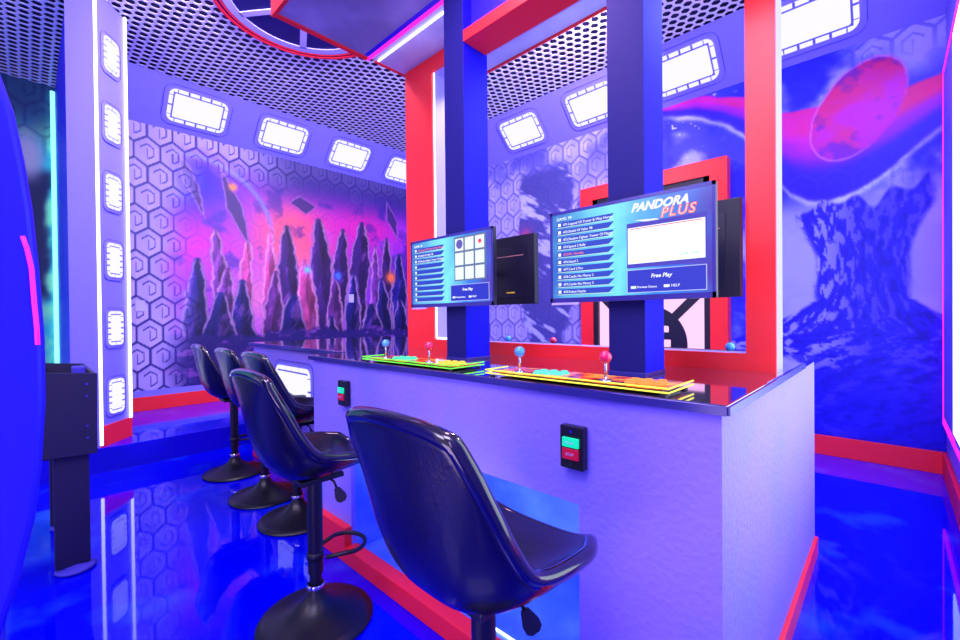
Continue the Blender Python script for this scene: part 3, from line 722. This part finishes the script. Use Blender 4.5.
# ------------------------------------------------------------------ arcade control boards
def board_mat():
    m = bpy.data.materials.new('board_art'); m.use_nodes = True; nt = m.node_tree; b_ = nt.nodes['Principled BSDF']
    tc = nt.nodes.new('ShaderNodeTexCoord'); n = nt.nodes.new('ShaderNodeTexNoise'); n.inputs['Scale'].default_value = 14; n.inputs['Detail'].default_value = 6
    r = nt.nodes.new('ShaderNodeValToRGB'); nt.links.new(tc.outputs['Object'], n.inputs['Vector']); nt.links.new(n.outputs['Fac'], r.inputs[0])
    e = r.color_ramp.elements; e[0].position = .38; e[0].color = (*lin((60, 10, 30)), 1); e[1].position = .7; e[1].color = (*lin((255, 210, 60)), 1)
    k = e.new(.5); k.color = (*lin((255, 90, 20)), 1)
    nt.links.new(r.outputs[0], b_.inputs['Base Color']); b_.inputs['Roughness'].default_value = .15
    return m
BART = board_mat()
def board(yc, label, edge, left_glow, right_glow):
    W, Dp = .64, .19
    r = thing('arcade_control_board', label, 'arcade controller', (1.225, yc, H1))
    m = MB(); m.box(-.055, .080, -W / 2 + .03, W / 2 - .03, .003, .016, bev=.003); m.build('case', M['black'], r)
    m = MB(); m.box(-.075, .088, -W / 2 + .012, W / 2 - .012, .016, .019); m.build('art_panel', BART, r)
    m = MB()
    for z in (.014, .025):
        m.tube([(.095, -W / 2, z), (-.095, -W / 2, z), (-.095, W / 2, z), (.03, W / 2, z)], .0024, 6)
    m.build('lit_acrylic_edge', em_(edge, 1.3), r)
    m = MB()
    for (x, y) in ((-.08, -.3), (-.08, .3), (.08, -.3), (.08, .3)): m.tube([(x, y, 0), (x, y, .006)], .01, 10)
    m.build('rubber_feet', M['blacksoft'], r)
    for sy, bm_, gc in ((1, M['balls_blue'], left_glow), (-1, M['balls_red'], right_glow)):
        jy = sy * .165 + .10 if sy > 0 else -.06
        jy = .215 if sy > 0 else -.112
        m = MB(); m.tube([(-.03, jy, .019), (-.03, jy, .085)], .0045, 8); m.lathe([(.0001, .023), (.016, .023), (.018, .019)], (-.03, jy, 0), 20); st = m.build('joystick', M['chrome'], r, True)
        m = MB(); m.sphere((-.03, jy, .090), .019); m.build('ball_top', bm_, st, True)
        for k in range(6):
            bx = -.025 + (k % 2) * .035 + .008 * (k // 2); by = jy - .075 - (k // 2) * .036
            m = MB(); m.lathe([(.0001, .030), (.011, .030), (.013, .026), (.013, .019)], (bx, by, 0), 18); m.lathe([(.013, .023), (.0175, .023), (.0175, .019)], (bx, by, 0), 18)
            m.build('button', em_(gc, 1.0), r, True)
    return r
board(1.56, 'far arcade control board with green lit edge on the counter', (110, 245, 60), (60, 240, 190), (235, 215, 60))
board(.735, 'near arcade control board with yellow lit edge on the counter', (245, 240, 70), (90, 225, 215), (255, 150, 50))
def rear_board(yc, label, ball):
    r = thing('rear_control_board', label, 'arcade controller', (2.35, yc, H1))
    m = MB(); m.box(-.09, .09, -.31, .31, .003, .035, bev=.004); m.build('case', M['black'], r)
    for sy, bm_ in ((-1, ball[0]), (1, ball[1])):
        m = MB(); m.tube([(0, sy * .19, .035), (0, sy * .19, .045)], .0045, 8); st = m.build('joystick', M['chrome'], r)
        m = MB(); m.sphere((0, sy * .19, .056), .022); m.build('ball_top', bm_, st, True)
rear_board(.76, 'dark control board on the back edge of the counter, right, with a pale blue ball', (M['balls_blue'], M['balls_red']))
rear_board(1.78, 'dark control board on the back edge of the counter, left, with red and blue balls', (M['balls_red'], M['balls_blue']))

# on/off switch boxes
def switch_box(y, z, label):
    r = thing('power_switch', label, 'switch', (FX - .004, y, z))
    m = MB(); m.box(-.028, 0, -.039, .039, -.064, .064, bev=.004); m.build('housing', M['black'], r)
    m = MB(); m.box(-.036, -.026, -.027, .027, .002, .030, bev=.002); m.build('green_button', mat('green_button', (20, 225, 150), .3, emit=(20, 230, 150), strength=.5), r)
    m = MB(); m.box(-.036, -.026, -.027, .027, -.034, -.002, bev=.002); m.build('red_button', mat('red_button', (230, 20, 70), .3), r)
    m = MB()
    for s in (-1, 1): m.lathe([(.0001, -.029), (.004, -.029)], (0, 0, 0), 8)
    for s in (.048, -.050): m.box(-.030, -.027, -.004, .004, s - .004, s + .004)
    m.build('screws', M['chrome'], r)
    text_mesh('STOP', .011, Matrix.Translation(Vector((-.0365, .014, -.022))) @ RM, 'lettering', M['lav_light'], r)
    text_mesh('START', .010, Matrix.Translation(Vector((-.0365, .016, .012))) @ RM, 'lettering', M['lav_light'], r)
switch_box(.69, .858, 'green and red power switch on the counter front, right of the nearest stool')
switch_box(2.05, .862, 'green and red power switch on the counter front, near its far corner')

# ------------------------------------------------------------------ bar stools
def lerp_tab(tab, s):
    s *= (len(tab) - 1); i = min(int(s), len(tab) - 2); f = s - i
    # catmull-rom
    p0 = tab[max(i - 1, 0)]; p1 = tab[i]; p2 = tab[i + 1]; p3 = tab[min(i + 2, len(tab) - 1)]
    return tuple(.5 * ((2 * b) + (-a + c) * f + (2 * a - 5 * b + 4 * c - d) * f * f + (-a + 3 * b - 3 * c + d) * f ** 3) for a, b, c, d in zip(p0, p1, p2, p3))
CT = [(.235, .655), (.15, .655), (.05, .640), (-.06, .632), (-.145, .66), (-.195, .74), (-.222, .85), (-.24, .96), (-.252, 1.045)]
ET = [(.205, .690), (.14, .700), (.05, .712), (-.04, .728), (-.10, .755), (-.145, .82), (-.185, .90), (-.22, .97), (-.245, 1.030)]
WT = [(.175,), (.205,), (.215,), (.218,), (.215,), (.208,), (.198,), (.188,), (.165,)]
def shell_pt(s, t):
    c = lerp_tab(CT, s); e = lerp_tab(ET, s); w = lerp_tab(WT, s)[0]
    k = abs(t) ** 2.6
    x = c[0] + (e[0] - c[0]) * k; z = c[1] + (e[1] - c[1]) * k
    return Vector((x, w * math.copysign(abs(t) ** .92, t), z))
def make_stool():
    r = thing('bar_stool', 'x', 'stool', group='black swivel stools along the counter')
    m = MB(); NS, NT = 26, 16; vs = []; fs = []
    for i in range(NS + 1):
        s = i / NS
        for j in range(NT + 1):
            t = -1 + 2 * j / NT
            vs.append(shell_pt(s, t))
    for i in range(NS):
        for j in range(NT): a = i * (NT + 1) + j; fs.append((a, a + 1, a + NT + 2, a + NT + 1))
    m.add(vs, fs); sh = m.build('seat_shell', M['leather'], r, True)
    md = sh.modifiers.new('solid', 'SOLIDIFY'); md.thickness = .034; md.offset = 0
    bv = sh.modifiers.new('bevel', 'BEVEL'); bv.width = .014; bv.segments = 3; bv.limit_method = 'ANGLE'; bv.angle_limit = math.radians(50)
    m = MB(); loop = [shell_pt(0, -1 + 2 * j / 20) for j in range(21)] + [shell_pt(i / 30, 1) for i in range(1, 31)] + [shell_pt(1, 1 - 2 * j / 20) for j in range(1, 21)] + [shell_pt(1 - i / 30, -1) for i in range(1, 30)]
    m.tube(loop, .0185, 8, closed=True); m.build('rim_piping', M['piping'], sh, True)
    m = MB(); m.box(-.09, .09, -.08, .08, .592, .612, bev=.004); m.build('swivel_plate', M['steel'], r)
    m = MB(); m.lathe([(.0001, .20), (.030, .20), (.030, .595), (.0001, .595)], n=28); m.lathe([(.024, .02), (.024, .22)], n=24); smooth_by_angle(m.build('gas_column', M['steel'], r))
    m = MB(); m.lathe([(.0001, .004), (.222, .004), (.228, .009), (.224, .016), (.19, .026), (.14, .040), (.09, .062), (.055, .088), (.037, .115), (.032, .135), (.0001, .137)], n=56); smooth_by_angle(m.build('trumpet_base', M['steel'], r), 50)
    m = MB(); m.lathe([(.033, .13), (.036, .135), (.036, .15), (.033, .155)], n=24); m.build('collar', M['chrome'], r, True)
    pts = [(.02, .05, .27)] + [(.13 + .085 * math.cos(a), .085 * math.sin(a) * 1.1, .27) for a in [PI * .5 - PI * k / 14 for k in range(15)]] + [(.02, -.05, .27)]
    pts = [Vector(p) for p in pts]
    m = MB(); m.tube(pts, .009, 10); m.lathe([(.031, .255), (.034, .257), (.034, .284), (.031, .286)], n=24); m.build('foot_rest', M['steel'], r, True)
    m = MB(); m.tube([(.03, -.03, .60), (.05, -.07, .578), (.056, -.082, .55)], .005, 8); lv = m.build('height_lever', M['steel'], r, True)
    m = MB(); a = Vector((.055, -.081, .555)); d = Vector((.3, -.3, -.9)).normalized(); e = Vector((.8, -.5, .35)).normalized(); e = (e - d * e.dot(d)).normalized()
    pr = [(-.010, 0), (.010, 0), (.022, .035), (.021, .052), (.010, .062), (-.010, .062), (-.021, .052), (-.022, .035)]
    m.prism([a + e * u + d * v for u, v in pr], d.cross(e) * .007); m.build('paddle', M['blacksoft'], lv)
    return r
stools = [(.75, .715, 0, 'black bucket bar stool nearest the camera, tucked at the counter corner'), (.81, 1.73, 0, 'black bucket bar stool second nearest, its round base fully in view'),
          (1.145, 2.68, .0, 'black bucket bar stool third nearest, in front of the low film-frame lamp'), (1.14, 3.20, 0, 'black bucket bar stool fourth from the camera, second farthest'), (1.15, 3.88, -.03, 'black bucket bar stool farthest from the camera near the blue step')]
s0 = make_stool()
for i, (x, y, a, lb) in enumerate(stools):
    s = s0 if i == 0 else copy_tree(s0)
    s.location = (x, y, 0); s.rotation_euler = (0, 0, a); s['label'] = lb

# ------------------------------------------------------------------ narrow table football unit at the left
tb = thing('game_table', 'narrow black open-topped game table on plank legs beside the lit pillar', 'game table', (.15, 3.3, 0))
m = MB(); x0, x1, y0, y1, z0, z1 = -.11, .085, -.37, .37, .575, 1.0
m.prism([(x0 - .005, y0, z0 + .01), (x1, y0, z0), (x1 + .005, y0, z1 - .02), (x0, y0, z1 - .0)], (0, .02, 0)); m.prism([(x0 - .005, y1 - .02, z0), (x1, y1 - .02, z0), (x1 + .005, y1 - .02, z1 - .02), (x0, y1 - .02, z1)], (0, .02, 0))
m.box(x0, x0 + .015, y0 + .02, y1 - .02, z0, z1 - .01); m.box(x1 - .012, x1 + .003, y0 + .02, y1 - .02, z0, z1 - .022); m.box(x0 + .015, x1 - .012, y0 + .02, y1 - .02, z0, z0 + .28)
m.build('cabinet_body', M['tabm'], tb)
m = MB(); m.box(-.0, .05, -.30, -.22, .97, 1.015, bev=.008); m.build('score_counter', M['groove'], tb)
m = MB()
for z in (.66, .72, .87, .93): m.lathe([(.0001, 0), (.005, 0)], (0, 0, 0), 8) if 0 else m.box(.045, .053, y0 - .003, y0, z - .004, z + .004)
m.build('bolts', M['groove'], tb)
for yy in (-.33, .33):
    m = MB(); m.box(-.075, .055, yy - .02, yy + .03, .03, .58, bev=.003); lg = m.build('leg', M['tabm'], tb)
    m = MB(); m.lathe([(.0001, .004), (.075, .004), (.08, .010), (.07, .018), (.02, .032), (.0001, .033)], (0 if yy < 0 else 0, yy, 0), 28); m.build('foot_pad', M['groove'], lg, True)

# ------------------------------------------------------------------ big blue rounded shell at the left edge
bl = thing('game_cabinet', 'large out-of-focus royal blue curved cabinet side at the left photo edge', 'cabinet', (-.35, 1.5, 0))
prof = [(-.06, 0), (-.055, .3), (-.047, .608), (-.018, .717), (.005, .833), (.016, .935), (.024, 1.082), (.024, 1.209), (.018, 1.357), (.010, 1.482), (-.001, 1.584), (-.015, 1.682), (-.033, 1.752), (-.08, 1.86), (-.16, 1.94), (-.28, 1.98), (-.62, 1.98), (-.62, 0)]
m = MB(); m.prism([(x, 1.3, z) for x, z in prof], (0, .42, 0)); o = m.build('side_shell', M['blob'], bl); o.location = (.35, -1.5, 0)
bv = o.modifiers.new('b', 'BEVEL'); bv.width = .012; bv.segments = 3; bv.limit_method = 'ANGLE'; bv.angle_limit = .6
m = MB(); m.tube([(-.006, 1.297, 1.425), (-.0, 1.297, 1.40), (.006, 1.297, 1.36), (.009, 1.297, 1.29), (.012, 1.297, 1.24), (.013, 1.297, 1.20)], .004, 8)
o = m.build('pink_piping', M['magenta_glow'], bl, True); o.location = (.35, -1.5, 0)  # piping made to glow by itself, though it is no lamp

# ------------------------------------------------------------------ added fill lights and ambient
def area(name, loc, target, size, col, power, sy=None):
    l = bpy.data.lights.new(name, 'AREA'); l.energy = power; l.color = col; l.size = size
    if sy: l.shape = 'RECTANGLE'; l.size_y = sy
    o = bpy.data.objects.new(name, l); COL.objects.link(o); o.location = loc
    o.rotation_euler = (Vector(target) - Vector(loc)).to_track_quat('-Z', 'Y').to_euler(); return o
area('ceiling_fill', (-.6, .6, 3.9), (1.2, 1.6, .6), 1.6, (.80, .68, 1.0), 105)  # added fill above the viewpoint, no fixture there
area('low_fill', (-.9, .8, .5), (1.6, 1.2, 2.8), 1.0, (.85, .60, 1.0), 14)  # low fill added to brighten the undersides of beam and canopy
area('back_fill', (.85, 3.2, 3.9), (2.4, 6.2, 1.5), .5, (.95, .80, 1.0), 80)  # extra light put in for the left wall, not a lamp of the room
area('side_fill', (-2.2, 2.0, 3.4), (1.6, 3.4, 1.0), 1.4, (.80, .68, 1.0), 60)  # side fill, added for general brightness
area('aisle_fill', (3.2, -.05, 3.8), (2.2, .4, .5), .5, (.62, .70, 1.0), 50)  # added to brighten the counter's side face, no such lamp in the aisle
area('far_fill', (3.3, 1.45, 3.85), (2.6, 6.0, 1.6), .28, (.90, .76, 1.0), 110)  # added light in line with the near post, aimed at the left wall
area('front_fill', (-1.2, -.6, 1.9), (2.5, 2.5, 1.4), 1.4, (.80, .56, 1.0), 36)  # unseen fill behind the camera, added for brightness
area('canopy_fill_down', (1.25, 1.15, 2.93), (1.85, 1.15, 1.2), .25, (1.0, .55, .80), 24, 1.0)  # invented downlight that brightens portal sill, posts and countertop
area('recess_fill', (1.26, 1.28, .10), (1.7, 1.28, .45), .08, (.45, .62, 1.0), 5, 1.1)  # added fill that strengthens the LED strip inside the recess
area('canopy_fill_up', (1.6, 1.0, 3.15), (1.6, 1.0, 4.2), 1.1, (.85, .80, 1.0), 55, 2.4)  # added upward light to brighten the lattice ceiling, no uplight fitted
wd = bpy.data.worlds.new('world'); bpy.context.scene.world = wd; wd.use_nodes = True
wd.node_tree.nodes['Background'].inputs[0].default_value = (.58, .47, 1.0, 1); wd.node_tree.nodes['Background'].inputs[1].default_value = .85  # violet ambient, added as overall fill

vs_ = bpy.context.scene.view_settings
vs_.view_transform = 'Standard'; vs_.look = 'None'; vs_.gamma = 1; vs_.exposure = 0.27; vs_.use_curve_mapping = False
